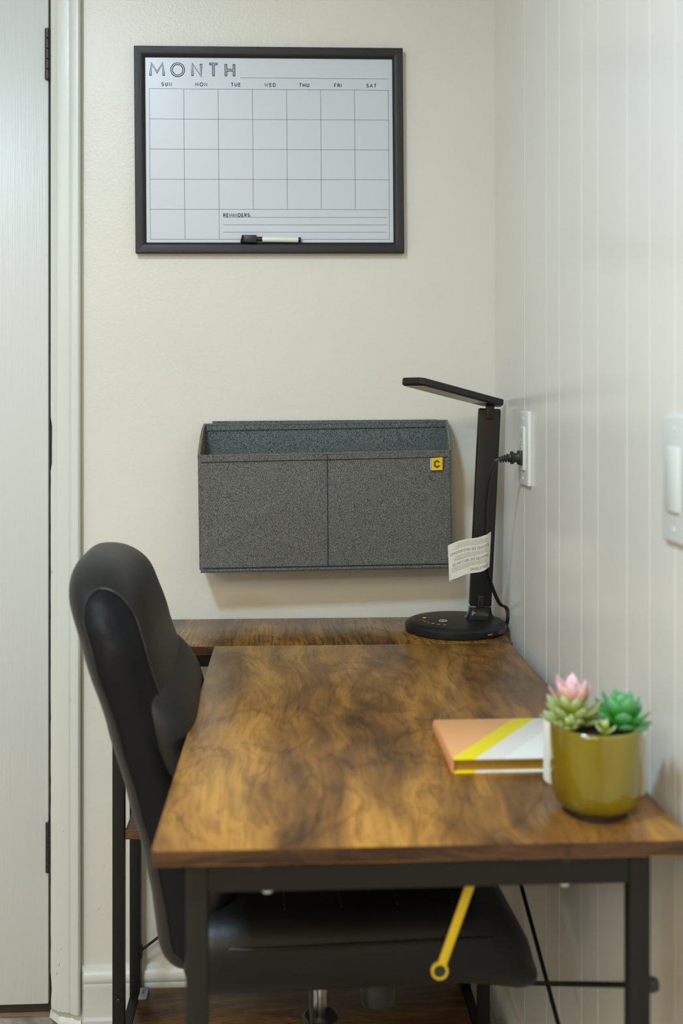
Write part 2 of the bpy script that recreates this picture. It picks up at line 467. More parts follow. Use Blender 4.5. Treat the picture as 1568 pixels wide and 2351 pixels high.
# paint drips and specks on wall and casing
bm = B()
for (x, y_, z, r, st) in [(-.357, 0, .612, .0032, 1.5), (-.427, -.0165, .155, .003, 1), (-.432, -.0165, .125, .0035, 1.6), (-.436, -.0165, .108, .003, 1.2), (-.425, -.0165, .81, .0018, 1), (-.424, -.0165, .375, .0022, 1.2),
        (-.24, 0, 1.137, .0018, 1.3), (-.423, -.0165, 1.15, .0015, 1.2), (.065, 0, 1.178, .0015, 2), (.01, 0, 1.35, .0015, 1), (-.3, 0, 1.02, .0015, 1), (-.31, 0, .95, .0014, 1), (.15, 0, 1.175, .0013, 1), (-.37, 0, .60, .0015, 2), (-.36, 0, .22, .003, 1.3), (-.35, 0, .30, .002, 2), (-.41, -.0165, .62, .0018, 1.8), (-.445, -.0135, .86, .0016, 2)]:
    q = bmesh.ops.create_icosphere(bm, subdivisions=2, radius=r)
    for v_ in q['verts']: v_.co = Vector((v_.co.x * .6 + .0004 * math.sin(v_.co.z * 2500 + x * 99), v_.co.y * .28, v_.co.z * st * .75)) + Vector((x, y_, z))
sp = struct('trim_6', bm, M['trim'])

# ================================================================= L-SHAPED DESK
ZT = .766; TH = .0155
desk = thing('desk', 'black metal frame L-shaped desk with rustic brown wood top, pushed into the corner', 'desk', (.04, -.6, 0))
def board(name, x0, y0, x1, y1, zt, th, m, em):
    b = obj(name, bx((x0, y0, zt - th), (x1, y1, zt), .0010, 2), m, desk)
    b.data.materials.append(em)
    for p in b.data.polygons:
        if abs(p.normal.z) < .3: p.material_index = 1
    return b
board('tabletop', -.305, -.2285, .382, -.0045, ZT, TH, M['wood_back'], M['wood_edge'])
board('tabletop', -.1262, -1.0375, .3768, -.2300, ZT, TH, M['wood'], M['wood_edge'])
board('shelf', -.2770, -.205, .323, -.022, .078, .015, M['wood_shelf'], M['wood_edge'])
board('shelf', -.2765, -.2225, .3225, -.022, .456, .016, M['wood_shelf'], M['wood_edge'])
lw = .020
zb = ZT - TH
def leg(x0, y0, z1=zb, wx=lw, wy=.018, z0=.006):
    l = obj('leg', bx((x0, y0, z0), (x0 + wx, y0 + wy, z1), .0012, 2), M['black_metal'], desk)
    obj('foot', bx((x0 + .001, y0 + .001, 0), (x0 + wx - .001, y0 + wy - .001, z0 + .0005), .001, 1), M['chair_plastic'], l)
    return l
lgs = []
for x0 in (-.297, .323):
    a = leg(x0, -.2270); b_ = leg(x0, -.036)
    for zz in (.055, zb - .020):
        obj('rail', bx((x0 + .001, -.209, zz - .0), (x0 + lw - .001, -.036, zz + .020), .001, 1), M['black_metal'], desk)
    lgs.append(a)
obj('rail', bx((-.277, -.2265, zb - .0195), (.323, -.2085, zb), .001, 1), M['black_metal'], desk)
obj('rail', bx((-.277, -.036, zb - .0195), (.323, -.018, zb), .001, 1), M['black_metal'], desk)
# front (peninsula) frame
FY = -1.022
la = leg(-.0962, FY); lb = leg(.3232, FY)
obj('rail', bx((-.0762, FY, zb - .0315), (.3232, FY + .018, zb), .001, 1), M['black_metal'], desk)
for x0 in (-.0955, .3236):
    obj('rail', bx((x0, FY + .018, zb - .020), (x0 + .019, -.2275, zb), .001, 1), M['black_metal'], desk)
# corner clips and bolts
def bolt(p, axis, r, ln, m, par, name='bolt', washer=False):
    ax = Vector(axis); q = Vector((0, 0, 1)).rotation_difference(ax).to_matrix()
    bm = B()
    lathe(bm, [(0, 0), (r, 0), (r, ln * .6), (r * .75, ln), (r * .45, ln), (r * .42, ln * .55), (0, ln * .55)], p, 16, q)
    return obj(name, bm, m, par)
bolt((-.2865, -.2268, .171), (0, -1, 0), .0042, .0025, M['black_bolt'], lgs[0])
for x in (-.2865, .334):
    bolt((x, -.2268, .60), (0, -1, 0), .0018, .0008, M['black_bolt'], desk)
for x in (-.0205, .2620):
    bolt((x, FY + .009, zb - .0312), (0, 0, -1), .0062, .0045, M['steel'], desk)
for x in (-.028, .262):
    bolt((x, FY + .0002, zb - .006), (0, -1, 0), .0048, .0015, M['black_bolt'], desk)
bolt((.3430, FY + .009, .6170), (1, 0, 0), .0075, .010, M['black_bolt'], lb)
# cross braces on the wall side
bxr = .333
h1 = Vector((.341, FY + .009, .6165)); e1 = Vector((.338, -.2175, .180))
h2 = Vector((.335, FY + .015, .277)); e2 = Vector((.335, -.2175, .569))
def rod(a, b, r, name='brace'):
    o = obj(name, tube(B(), [a, a.lerp(b, .5), b], r, 8), M['black_metal'], desk); return o
r1 = rod(h1, e1, .0030); r2 = rod(h2 + Vector((.004, 0, 0)), e2 + Vector((.004, 0, 0)), .0030)
cpt = Vector((bxr + .008, -.50, .345))
# back brace between rear legs
rod(Vector((-.279, -.027, .150)), Vector((.325, -.027, .60)), .0026)
rod(Vector((.325, -.031, .150)), Vector((-.279, -.031, .60)), .0026)
bm = B(); box(bm, (-.2795, -.0345, .138), (-.2745, -.019, .160), .002, 2)
obj('bracket', bm, M['black_metal'], desk)
# grey plastic corner cap inside the lower left frame
bm = B(); box(bm, (-.278, -.060, .0755), (-.262, -.024, .082), .002, 2); box(bm, (-.276, -.05, .080), (-.270, -.044, .092), .0015, 2)
obj('corner_cap', bm, M['grey_plastic'], desk)

# ================================================================= OFFICE CHAIR
CHR = math.radians(3.0)
chair = thing('office_chair', 'black leather padded office chair pushed in sideways under the wooden desk', 'chair', (.044, -.508, 0), CHR, local=True)
def interp(tab, z):
    if z <= tab[0][0]: return tab[0][1]
    for (z0, a), (z1, b) in zip(tab, tab[1:]):
        if z <= z1:
            t = (z - z0) / (z1 - z0); t2 = t * t * (3 - 2 * t) * .3 + t * .7
            return a + (b - a) * t2
    return tab[-1][1]
REAR = [(.45, -.212), (.50, -.224), (.55, -.230), (.607, -.241), (.687, -.263), (.77, -.287), (.86, -.316), (.93, -.338), (.99, -.356)]
def rear(z): return interp(REAR, z)
def thick(z): return interp([(.46, .095), (.60, .098), (.80, .098), (.92, .098), (.99, .094)], z)
ZB, ZTOP, HW = .456, .975, .207
def hy(z):
    v_ = HW
    if z > .83: v_ = HW * max(0, 1 - ((z - .83) / (ZTOP - .83)) ** 2.7) ** (1 / 2.7)
    if z < .51: v_ = HW * (1 - .4 * ((.51 - z) / (.51 - ZB)) ** 3)
    return v_
def se(a, e): return math.copysign(abs(a) ** e, a)
def ring_at(z, dx0, dx1, hyv, n=56, e=.8):
    c = rear(z) + (dx0 + dx1) / 2; h = (dx1 - dx0) / 2
    return [Vector((c + h * se(math.cos(2 * PI * j / n), e), hyv * se(math.sin(2 * PI * j / n), .5), z)) for j in range(n)]
bm = B(); rs = []
nz = 56
for i in range(nz + 1):
    u = i / nz
    z = ZB + (ZTOP - ZB) * (.5 - .5 * math.cos(PI * u))
    t = thick(z)
    et = min(1, ((z - ZB) / .035)) if z < ZB + .035 else 1
    tp = max(0, 1 - max(0, (z - (ZTOP - .055)) / .055) ** 2.2) ** .5
    sh = max(.03, math.sqrt(max(0, 1 - (1 - et) ** 2)) * tp)
    mid = t / 2
    rs.append(ring_at(z, mid - mid * sh, mid + mid * sh, max(.01, hy(z))))
rings(bm, rs)
shell = obj('backrest', bm, M['leather'], chair, angle=80)
# side panels, piping
for sgn in (-1, 1):
    bm = B(); rs = []
    outline_l, outline_r = [], []
    n = 40
    for i in range(n + 1):
        z = .490 + (.944 - .490) * math.sin(PI / 2 * i / n)
        wdt = thick(z) * .31
        if z > .900: wdt *= math.sqrt(max(0, 1 - ((z - .900) / .0441) ** 2))
        if z < .52: wdt *= math.sqrt(max(0.02, 1 - ((.52 - z) / .032) ** 2))
        c = rear(z) + thick(z) * .58
        row = []
        for j in range(9):
            t = -1 + 2 * j / 8
            bul = .0035 * (1 - t ** 2) + .0022
            wr = 0
            if z > .84: wr = .0034 * noise.noise(Vector((c * 60 + t * 2.2, z * 95, sgn)))
            q_ = abs((wdt * t + thick(z) * .08) / (thick(z) * .5))
            y_ = hy(z) * max(.01, 1 - q_ ** 2.5) ** .25 + bul + wr
            row.append(Vector((c + wdt * t, sgn * y_, z)))
        rs.append(row); outline_l.append(row[0]); outline_r.append(row[-1])
    rings(bm, rs, False, False, False)
    obj('side_panel', bm, M['leather_panel'], chair, angle=80)
    loop = outline_l + outline_r[::-1]
    loop = [p + Vector((0, sgn * .0006, 0)) for p in loop]
    bm = B(); tube(bm, loop, .0017, 6, True)
    obj('piping', bm, M['piping'], chair)
# front pads: upper pad and lumbar pad bulging forward
def pad(name, z0, z1, depth, hyw, e=.6, m_=M['leather'], base=0.0):
    bm = B(); rs = []; n = 26
    for i in range(n + 1):
        u = i / n; z = z0 + (z1 - z0) * (.5 - .5 * math.cos(PI * u))
        k_ = math.sin(PI * (z - z0) / (z1 - z0)) if 0 < u < 1 else 0
        k_ = max(.02, k_) ** .55
        f0 = thick(z) * .45; f1 = thick(z) * .93 + base + depth * k_
        rs.append(ring_at(z, f0 + (f1 - f0) * .0, f1, min(hy(z), hyw) * (.90 + .10 * k_), e=e))
    rings(bm, rs)
    return obj(name, bm, m_, chair, angle=80)
pad('lumbar_cushion', .700, .818, .026, .210, .85)
pad('lower_cushion', .530, .722, .038, .205, .85)
# seat
bm = B()
box(bm, (-.185, -.235, .453), (.270, .235, .548), .040, 7)
bmesh.ops.subdivide_edges(bm, edges=[e for e in bm.edges if e.calc_length() > .08], cuts=10, use_grid_fill=True)
for v_ in bm.verts:
    c = v_.co
    dome = .012 * (1 - (c.y / .235) ** 2)
    if c.z > .50: c.z += dome * (c.z - .5) / .05
    if c.x > .12: # waterfall front drops and thickens
        t = (c.x - .12) / .14
        zz = c.z
        c.z -= .016 * t * t if zz > .5 else .026 * t * t
        c.y *= 1 - .07 * t * t
        c.x -= max(0, zz - .47) * .42 * t * t
obj('seat', bm, M['leather_seat'], chair, angle=80)
# piping round the seat edge and cross seams
loop = []
for i in range(64):
    a = 2 * PI * i / 64
    x = .0385 + .2248 * se(math.cos(a), .32); y_ = .2362 * se(math.sin(a), .32)
    z = .522
    if x > .12: t = (x - .12) / .14; x -= .022 * t * t; z -= .016 * t * t; y_ *= 1 - .07 * t * t
    loop.append(Vector((x, y_, z)))
obj('piping', tube(B(), loop, .0026, 6, True), M['leather_seat'], chair)
for x in (-.06, 0.01, .08, .15):
    pts = []
    for i in range(25):
        y_ = -.20 + .40 * i / 24
        t = max(0, (x - .12) / .14)
        pts.append((x, y_, .5485 + .012 * (1 - (y_ / .235) ** 2) * .96 - .016 * t * t))
    obj('seam', tube(B(), pts, .0012, 5), M['piping'], chair)
# underside: plate, mechanism, knob, lever, column, base
obj('seat_plate', bx((-.10, -.12, .425), (.12, .12, .457), .006, 2), M['chair_plastic'], chair)
obj('tilt_mechanism', bx((-.06, -.055, .375), (.085, .055, .427), .01, 3), M['chair_plastic'], chair)
bm = B()
prof = [(0, .312), (.020, .312), (.0235, .316), (.0245, .322), (.0245, .352), (.022, .356), (.010, .358), (.010, .40)]
rs = []
for r, z in prof:
    rs.append([Vector((.083 + r * (1 + (.03 if (j % 2 and .02 < r) else 0)) * math.cos(2 * PI * j / 48), r * (1 + (.03 if (j % 2 and .02 < r) else 0)) * math.sin(2 * PI * j / 48), z)) for j in range(48)])
rings(bm, rs, False, True); bmesh.ops.remove_doubles(bm, verts=bm.verts, dist=1e-6)
obj('tension_knob', bm, M['chair_plastic'], chair)
obj('gas_lift', lathe(B(), [(.0105, .28), (.0105, .333), (.0112, .334), (.0112, .38)], (0, 0, 0), 24), M['chrome'], chair)
obj('lever', tube(B(), smooth_path([(-.012, -.014, .385), (-.014, -.016, .33), (-.010, -.016, .27)], 6), .0032, 8), M['chair_plastic'], chair)
obj('column', lathe(B(), [(.0, .06), (.030, .06), (.030, .12), (.025, .13), (.024, .288), (.0255, .291), (.0255, .300), (.022, .303), (.012, .303), (0, .303)], (0, 0, 0), 32), M['chair_plastic'], chair)
for i in range(5):
    a = 2 * PI * i / 5 + .3
    dd = Vector((math.cos(a), math.sin(a), 0)); sd = Vector((-dd.y, dd.x, 0))
    bm = B(); rs = []
    for t in range(7):
        u = t / 6; r = .02 + .21 * u; z1 = .105 - .030 * u; z0 = z1 - .035 + .015 * u; hw = .02 - .006 * u
        rs.append([dd * r - sd * hw + Vector((0, 0, z0)), dd * r + sd * hw + Vector((0, 0, z0)), dd * r + sd * hw * .7 + Vector((0, 0, z1)), dd * r - sd * hw * .7 + Vector((0, 0, z1))])
    rings(bm, rs)
    lg = obj('leg', bm, M['chair_plastic'], chair)
    bm = B(); q = Vector((0, 0, 1)).rotation_difference(sd).to_matrix()
    for s in (-1, 1):
        lathe(bm, [(0, -.008), (.022, -.008), (.025, -.004), (.025, .004), (.022, .008), (0, .008)], dd * .222 + sd * .013 * s + Vector((0, 0, .025)), 20, q)
    box(bm, (-.006, -.006, .02), (.006, .006, .062), .001, 1, Matrix.Translation(dd * .222))
    obj('caster', bm, M['chair_plastic'], lg)

# ================================================================= WALL CALENDAR
CW, CH = .508, .390
ang = math.radians(.45)
cal = thing('wall_calendar', 'black framed dry-erase month calendar hanging on the cream wall', 'calendar', (-.0365, 0, 1.6558), local=True)
cal.rotation_euler = (0, -ang, 0)
fw = .0200; ft = .018
def frame_side(a, b, inward, m_):
    """a,b outer corners (x,z); mitred bar"""
    a = Vector((a[0], 0, a[1])); b = Vector((b[0], 0, b[1])); d_ = (b - a).normalized(); n_ = Vector((inward[0], 0, inward[1]))
    prof = [(0, -.001), (0, -ft + .002), (.0015, -ft), (.013, -ft), (.0165, -ft + .0015), (fw, -ft + .0055), (fw, -.001)]
    bm = B(); rs = []
    for end, s in ((a, 1), (b, -1)):
        rs.append([end + n_ * o + d_ * o * s + Vector((0, y_, 0)) for o, y_ in prof])
    rings(bm, rs)
    return obj('frame_bar', bm, m_, cal, angle=30)
hw_, hh_ = CW / 2, CH / 2
frame_side((-hw_, hh_), (hw_, hh_), (0, -1), M['frame_h'])
frame_side((-hw_, -hh_), (hw_, -hh_), (0, 1), M['frame_h'])
frame_side((-hw_, -hh_), (-hw_, hh_), (1, 0), M['frame'])
frame_side((hw_, -hh_), (hw_, hh_), (-1, 0), M['frame'])
obj('board', bx((-hw_ + .012, -.0105, -hh_ + .012), (hw_ - .012, -.006, hh_ - .012)), M['board'], cal, False)
YP = -.01065
def cx(px): return (px - 778.5) / 1470 * CW
def cz(py): return -(py - 598) / 1131 * CH
def rib(bm, pts, wd, y_, close=False, layer=0):
    """flat mitred ribbon along x,z points; layers keep crossing strokes apart"""
    P2 = [Vector(p) for p in pts]
    if (P2[0] - P2[-1]).length < 1e-7: P2.pop(); close = True
    n = len(P2); y_ -= layer * .00004
    if not close: P2 = [P2[0]] + [P2[i] for i in range(1, n - 1) if (P2[i] - P2[i - 1]).length > 1e-7] + [P2[-1]]; n = len(P2)
    Lf, Rt = [], []
    for i, p in enumerate(P2):
        a = P2[i - 1] if (i or close) else None
        b = P2[(i + 1) % n] if (i < n - 1 or close) else None
        d1 = (p - a).normalized() if a is not None else (b - p).normalized()
        d2 = (b - p).normalized() if b is not None else d1
        n1 = Vector((-d1.y, d1.x)); n2 = Vector((-d2.y, d2.x))
        m_ = n1 + n2
        m_ = m_.normalized() if m_.length > 1e-6 else n1
        k_ = min(1 / max(.2, m_.dot(n1)), 1.35)
        o_ = m_ * (wd / 2 * k_)
        Lf.append(bm.verts.new((p.x + o_.x, y_, p.y + o_.y))); Rt.append(bm.verts.new((p.x - o_.x, y_, p.y - o_.y)))
    for i in range(n if close else n - 1):
        k_ = (i + 1) % n
        bm.faces.new((Lf[i], Rt[i], Rt[k_], Lf[k_]))
def arc(cx_, cy_, rx, ry, a0, a1, n=14): return [(cx_ + rx * math.cos(math.radians(a0 + (a1 - a0) * i / n)), cy_ + ry * math.sin(math.radians(a0 + (a1 - a0) * i / n))) for i in range(n + 1)]
FONT = {
 'S': (.62, [arc(.31, .74, .25, .26, 30, 270, 10)[0:] + arc(.31, .25, .27, .25, 90, -150, 10)[1:]]),
 'U': (.70, [[(.05, 1), (.05, .32)] + arc(.35, .32, .30, .32, 180, 360, 12) + [(.65, 1)]]),
 'N': (.74, [[(.04, 0), (.04, 1), (.70, 0), (.70, 1)]]),
 'M': (.92, [[(.02, 0), (.10, 1), (.46, .28), (.82, 1), (.90, 0)]]),
 'O': (1.0, [arc(.5, .5, .47, .5, 0, 360, 28)]),
 'T': (.66, [[(0, 1), (.66, 1)], [(.33, 1), (.33, 0)]]),
 'E': (.56, [[(.54, 1), (.04, 1), (.04, 0), (.54, 0)], [(.04, .52), (.48, .52)]]),
 'W': (1.05, [[(0, 1), (.27, 0), (.525, .85), (.78, 0), (1.05, 1)]]),
 'D': (.76, [[(.04, 0), (.04, 1), (.26, 1)] + arc(.26, .5, .48, .5, 90, -90, 14) + [(.04, 0)]]),
 'H': (.70, [[(.04, 0), (.04, 1)], [(.66, 0), (.66, 1)], [(.04, .5), (.66, .5)]]),
 'F': (.52, [[(.04, 0), (.04, 1), (.52, 1)], [(.04, .5), (.46, .5)]]),
 'R': (.62, [[(.04, 0), (.04, 1), (.32, 1)] + arc(.32, .74, .26, .26, 90, -90, 10) + [(.04, .48)], [(.30, .48), (.60, 0)]]),
 'I': (.08, [[(.04, 0), (.04, 1)]]),
 'A': (.80, [[(0, 0), (.40, 1), (.80, 0)], [(.14, .34), (.66, .34)]]),
 'C': (.8, [arc(.5, .5, .47, .5, 50, 310, 20)]),
 'Q': (1, []), 'G': (.9, [arc(.5, .5, .47, .5, 50, 350, 20) + [(.55, .42)]]),
 ':': (.10, [[(.05, .0), (.05, .10)], [(.05, .62), (.05, .72)]]),
}
def strokes(text, x, z, h, gap):
    out = []
    for ch in text:
        w_, st = FONT[ch]
        for s in st: out.append([(x + px * h, z + pz * h) for px, pz in s])
        x += w_ * h + gap
    return out, x - gap
def centred(text, xc, z, h, gap):
    _, e = strokes(text, 0, z, h, gap)
    return strokes(text, xc - e / 2, z, h, gap)[0]
# heading: inline lettering, each letter placed at its own spot
HH = cz(124) - cz(191)
for ch, x0, x1 in (('M', 128, 204), ('O', 243, 313), ('N', 356, 408), ('T', 450, 496), ('H', 538, 588)):
    bm = B(); bm2 = B()
    w_, st = FONT[ch]
    sc_x = (cx(x1) - cx(x0)) / w_
    for s in st:
        pts = [(cx(x0) + px * sc_x, cz(191) + pz * HH) for px, pz in s]
        i0 = pts[:]
        sidx = [id(q) for q in st].index(id(s))
        if ch != 'O':
            for q0, q1 in ((0, 1), (-1, -2)):
                if (ch == 'T' and sidx == 1 and q0 == 0) or (ch == 'H' and sidx == 2): continue
                dd = Vector(pts[q1]) - Vector(pts[q0]); i0[q0] = tuple(Vector(pts[q0]) + dd.normalized() * .0013)
        rib(bm, pts, .0046, YP, layer=sidx)
        rib(bm2, i0, .0016, YP - .0002, layer=sidx)
    hp_ = obj('heading_letter', bm, M['ink'], cal, False); obj('letter_inline', bm2, M['board'], hp_, False)
for t, xc in zip(('SUN', 'MON', 'TUE', 'WED', 'THU', 'FRI', 'SAT'), (217, 405, 594, 782, 969, 1155, 1340)):
    bm = B()
    for s in centred(t, cx(xc), cz(246), .0062, .0028): rib(bm, s, .00125, YP, layer=random.choice((1, 2, 3)))
    obj('lettering', bm, M['ink'], cal, False)
bm = B()
for s in strokes('REMINDERS:', cx(521), cz(963), .0059, .00215)[0]: rib(bm, s, .00125, YP, layer=random.choice((1, 2, 3)))
obj('lettering', bm, M['ink'], cal, False)
bm = B(); lwid = .00062
def hl(x0, x1, y_): rib(bm, [(cx(x0), cz(y_)), (cx(x1), cz(y_))], lwid, YP)
def vl(x, y0, y1): rib(bm, [(cx(x), cz(y0)), (cx(x), cz(y1))], lwid, YP, layer=1)
rows = (262, 427.5, 592.5, 757.5, 922.5, 1087)
for y_ in rows: hl(123, 1434, y_)
for i in range(8):
    x = 123 + i * 187.2
    vl(x, 262, 1087 if i in (0, 1, 2, 7) else 922.5)
hl(620, 1432, 199)
for y_ in (966, 1007.5, 1048): hl(519, 1420, y_)
obj('grid_lines', bm, M['ink_line'], cal, False)
obj('hanger', bx((-.02, -.001, .16), (.02, -.0002, .18)), M['steel'], cal)

mk = thing('dry_erase_marker', 'white dry-erase marker with black eraser cap resting on the calendar frame', 'marker', (cx(783) - .0365, -.0175, 1.6558 + cz(1091)), local=True)
mk.rotation_euler = (0, -ang + math.radians(.9), 0)
qx = Vector((0, 0, 1)).rotation_difference(Vector((1, 0, 0))).to_matrix()
def mx(px): return cx(px) - cx(783)
obj('barrel', lathe(B(), [(0, mx(737)), (.0049, mx(737)), (.0052, mx(742)), (.0052, mx(928)), (.0048, mx(934)), (0, mx(934))], (0, 0, 0), 24, qx), M['marker_white'], mk)
obj('end_plug', lathe(B(), [(0, mx(932)), (.0046, mx(932)), (.0046, mx(947)), (.0038, mx(949)), (0, mx(949))], (0, 0, .0003), 20, qx), M['marker_black'], mk)
obj('neck', lathe(B(), [(0, mx(704)), (.0045, mx(704)), (.0045, mx(738)), (0, mx(738))], (0, 0, .0004), 20, qx), M['marker_black'], mk)
obj('cap', bx((mx(634), -.0068, -.0070), (mx(707), .0066, .0072), .0018, 2), M['marker_black'], mk)
bm = B()
for i in range(4): box(bm, (mx(618) + .0009 * i, -.0060, -.0062 + .0034 * i), (mx(636), .006, -.0062 + .0034 * i + .0028), .0005, 1)
obj('eraser_felt', bm, M['felt'], mk)

# ================================================================= FABRIC ORGANIZER
org = thing('wall_organizer', 'grey tweed fabric hanging organizer bin with two pockets, mounted on the back wall', 'organizer', (.07, -.04, .86))
def panel(name, c00, c10, c11, c01, th, m_, bulge=None, nu=24, nv=16, lab=None):
    """quad bl, br, tr, tl; thickness goes along +normal away; bulge(u,v) offset"""
    c00, c10, c11, c01 = map(Vector, (c00, c10, c11, c01))
    nrm = (c10 - c00).cross(c01 - c00).normalized()
    bm = B(); G = [[], []]
    for s in (0, 1):
        for j in range(nv + 1):
            row = []
            for i in range(nu + 1):
                u, v_ = i / nu, j / nv
                p = (c00 * (1 - u) + c10 * u) * (1 - v_) + (c01 * (1 - u) + c11 * u) * v_
                p = p + nrm * ((bulge(u, v_) if bulge else 0) + (th if s == 0 else 0))
                row.append(bm.verts.new(p))
            G[s].append(row)
    for s in (0, 1):
        for j in range(nv):
            for i in range(nu): bm.faces.new((G[s][j][i], G[s][j][i + 1], G[s][j + 1][i + 1], G[s][j + 1][i]))
    for j in range(nv):
        for i in (0, nu): bm.faces.new((G[0][j][i], G[1][j][i], G[1][j + 1][i], G[0][j + 1][i]))
    for i in range(nu):
        for j in (0, nv): bm.faces.new((G[0][j][i], G[1][j][i], G[1][j][i + 1], G[0][j][i + 1]))
    return obj(name, bm, m_, org, angle=50, label=lab), (c00, c10, c11, c01, nrm)
FYo = -.084
# front corners (world) measured at the front plane
def atY(u, v_, y_):   # one-off measurement helper giving wall-plane metres
    th_ = math.atan(.05); a = (u - 784) / 2400; b = -(v_ - 928) / 2400
    rx = math.sin(th_) + a * math.cos(th_); ry = math.cos(th_) - a * math.sin(th_); t = (y_ + 2) / ry
    return Vector((rx * t, y_, 1.174 + b * t))
f_bl = Vector((-.1638, -.081, .8690)); f_br = Vector((.2965, -.076, .8755)); f_tr = Vector((.2940, -.082, 1.1290)); f_tl = Vector((-.1680, -.088, 1.1235))
f_tr.z = 1.1285; f_tl.z = 1.1240
f_tl = atY(457, 1048, -.080); f_tr = atY(1032, 1036, -.060); f_bl = atY(461, 1308, -.080); f_br = atY(1034, 1297, -.070)
b_bl = atY(466, 1306, -.006); b_br = atY(1030, 1298, -.006); b_tl = atY(471, 975, -.012); b_tr = atY(1023, 966, -.012)
b_bl.z = f_bl.z; b_br.z = f_br.z
def fb(u, v_):
    e = min(u, 1 - u, .5) * 2; f = min(v_, 1 - v_) * 2
    wob = .0022 * noise.noise(Vector((u * 3.5, v_ * 2.5, 1.3)))
    crease = -.0016 * math.exp(-((u - .505) / .006) ** 2)
    diag = .0018 * math.exp(-(((u * 1.2 + (1 - v_) * 1.0) - .82) / .05) ** 2) * (1 if u < .3 else 0)
    return (.004 * math.sin(PI * u) * math.sin(PI * v_) + wob + diag) * min(1, f * 2 + .15) + crease
fp, _ = panel('front_panel', f_bl, f_br, f_tr, f_tl, .003, M['tweed'], fb, 60, 24)
def bb(u, v_): return .0012 * math.sin(v_ * 4) + .0008 * noise.noise(Vector((u * 4, v_ * 3, 0)))
bp, _ = panel('back_panel', b_bl, b_br, b_tr, b_tl, .004, M['tweed_blue'], bb, 30, 12)
s_l = lambda u, v_: .004 * math.sin(PI * u) * (1 - v_) + .003 * math.sin(PI * v_)
panel('side_panel', b_bl, f_bl, f_tl, b_tl, .0025, M['tweed_side'], lambda u, v_: -.004 * math.sin(PI * v_) * math.sin(PI * u) - .006 * max(0, v_ - .7) * math.sin(PI * u), 10, 16)
panel('side_panel', f_br, b_br, b_tr, f_tr, .0025, M['tweed_side'], lambda u, v_: -.003 * math.sin(PI * v_) * math.sin(PI * u), 10, 16)
panel('bottom_panel', b_bl, b_br, f_br, f_bl, .003, M['tweed'], None, 10, 4)
# back flap strip that mounts to the wall
panel('mounting_flap', atY(488, 980, -.004), atY(1003, 975, -.004), atY(1003, 963, -.004), atY(488, 967, -.004), .003, M['tweed_blue'], None, 12, 2)
# hems: rolled top edge front and back, bottom binding, side edges
def edge(a, b, r, m_, name='hem', off=(0, 0, 0), bul=None, n=24, flat=1.0):
    pts = []
    for i in range(n + 1):
        u = i / n; p = a.lerp(b, u) + Vector(off)
        if bul: p += bul(u)
        pts.append(p)
    return obj(name, tube(B(), pts, r, 8), m_, org)
edge(f_tl, f_tr, .0030, M['tweed'], 'hem', (0, -.0005, 0))
edge(b_tl, b_tr, .0030, M['tweed_blue'], 'hem', (0, -.001, -.001))
edge(f_bl, f_br, .0036, M['tweed_blue'], 'bottom_binding', (0, -.002, -.002))
edge(f_tl, b_tl, .0026, M['tweed_side'], 'hem', (-.0005, 0, 0), lambda u: Vector((0, 0, .012 * math.sin(PI * u))), 12)
edge(f_tr, b_tr, .0026, M['tweed_side'], 'hem', (.0005, 0, 0), lambda u: Vector((.001, 0, .012 * math.sin(PI * u))), 12)
edge(f_bl, f_tl, .0022, M['tweed'], 'side_seam', (-.0002, -.001, 0))
edge(f_br, f_tr, .0022, M['tweed'], 'side_seam', (.0002, -.001, 0))
def stitch_line(a, b, off, bul=None, r=.0006):
    edge(a, b, r, M['stitch'], 'stitching', off, bul, 60)
stitch_line(f_tl + Vector((.004, 0, 0)), f_tr - Vector((.004, 0, 0)), (0, -.0036, -.0105), lambda u: Vector((0, -.0008, 0)))
stitch_line(b_tl + Vector((.004, 0, 0)), b_tr - Vector((.004, 0, 0)), (0, -.0050, -.0115))
stitch_line(f_bl + Vector((.004, 0, 0)), f_br - Vector((.004, 0, 0)), (0, -.0046, .0030), r=.0009)
mt = f_tl.lerp(f_tr, .505); mb = f_bl.lerp(f_br, .505)
stitch_line(mt, mb, (0, -.0040, -.001), lambda u: Vector((0, -.0036 * math.sin(PI * u), 0)))
# loose thread
c = atY(806, 1306, -.078)
obj('loose_thread', tube(B(), smooth_path([c, c + Vector((-.001, 0, -.006)), c + Vector((-.005, -.002, -.012)), c + Vector((-.001, 0, -.009)), c + Vector((-.003, -.001, -.014))], 5), .00028, 4), M['thread'], org)
# yellow label tab with its emblem
ty = -.0725
tl_ = atY(990, 1052, ty); tr_ = atY(1016, 1050, ty); bl_ = atY(990, 1080, ty); br_ = atY(1016, 1079, ty)
tb = obj('label_tab', extrude_poly(B(), [tl_, bl_, br_, tr_], (0, .004, 0)), M['yellow_tab'], org, False, label='yellow folded fabric label')
w1 = atY(988.3, 1052, ty); w2 = atY(988.6, 1079, ty)
obj('label_edge', extrude_poly(B(), [w1, w2, bl_ + Vector((.0006, 0, 0)), tl_ + Vector((.0006, 0, 0))], (0, .0045, 0)), M['white_tab'], tb, False)
bm = B()
def E_(cu, cv): return atY(900 + cu * 340 / 1568, 860 + cv * 340 / 1568, ty - .0004)
for poly in ([(478, 903), (509, 924), (497, 935), (477, 922), (462, 932), (462, 962), (444, 953), (444, 922)],
             [(444, 953), (462, 962), (478, 971), (493, 957), (513, 966), (478, 991), (444, 972)]):
    bm.faces.new([bm.verts.new(E_(*p)) for p in poly])
obj('emblem', bm, M['tab_print'], tb, False)

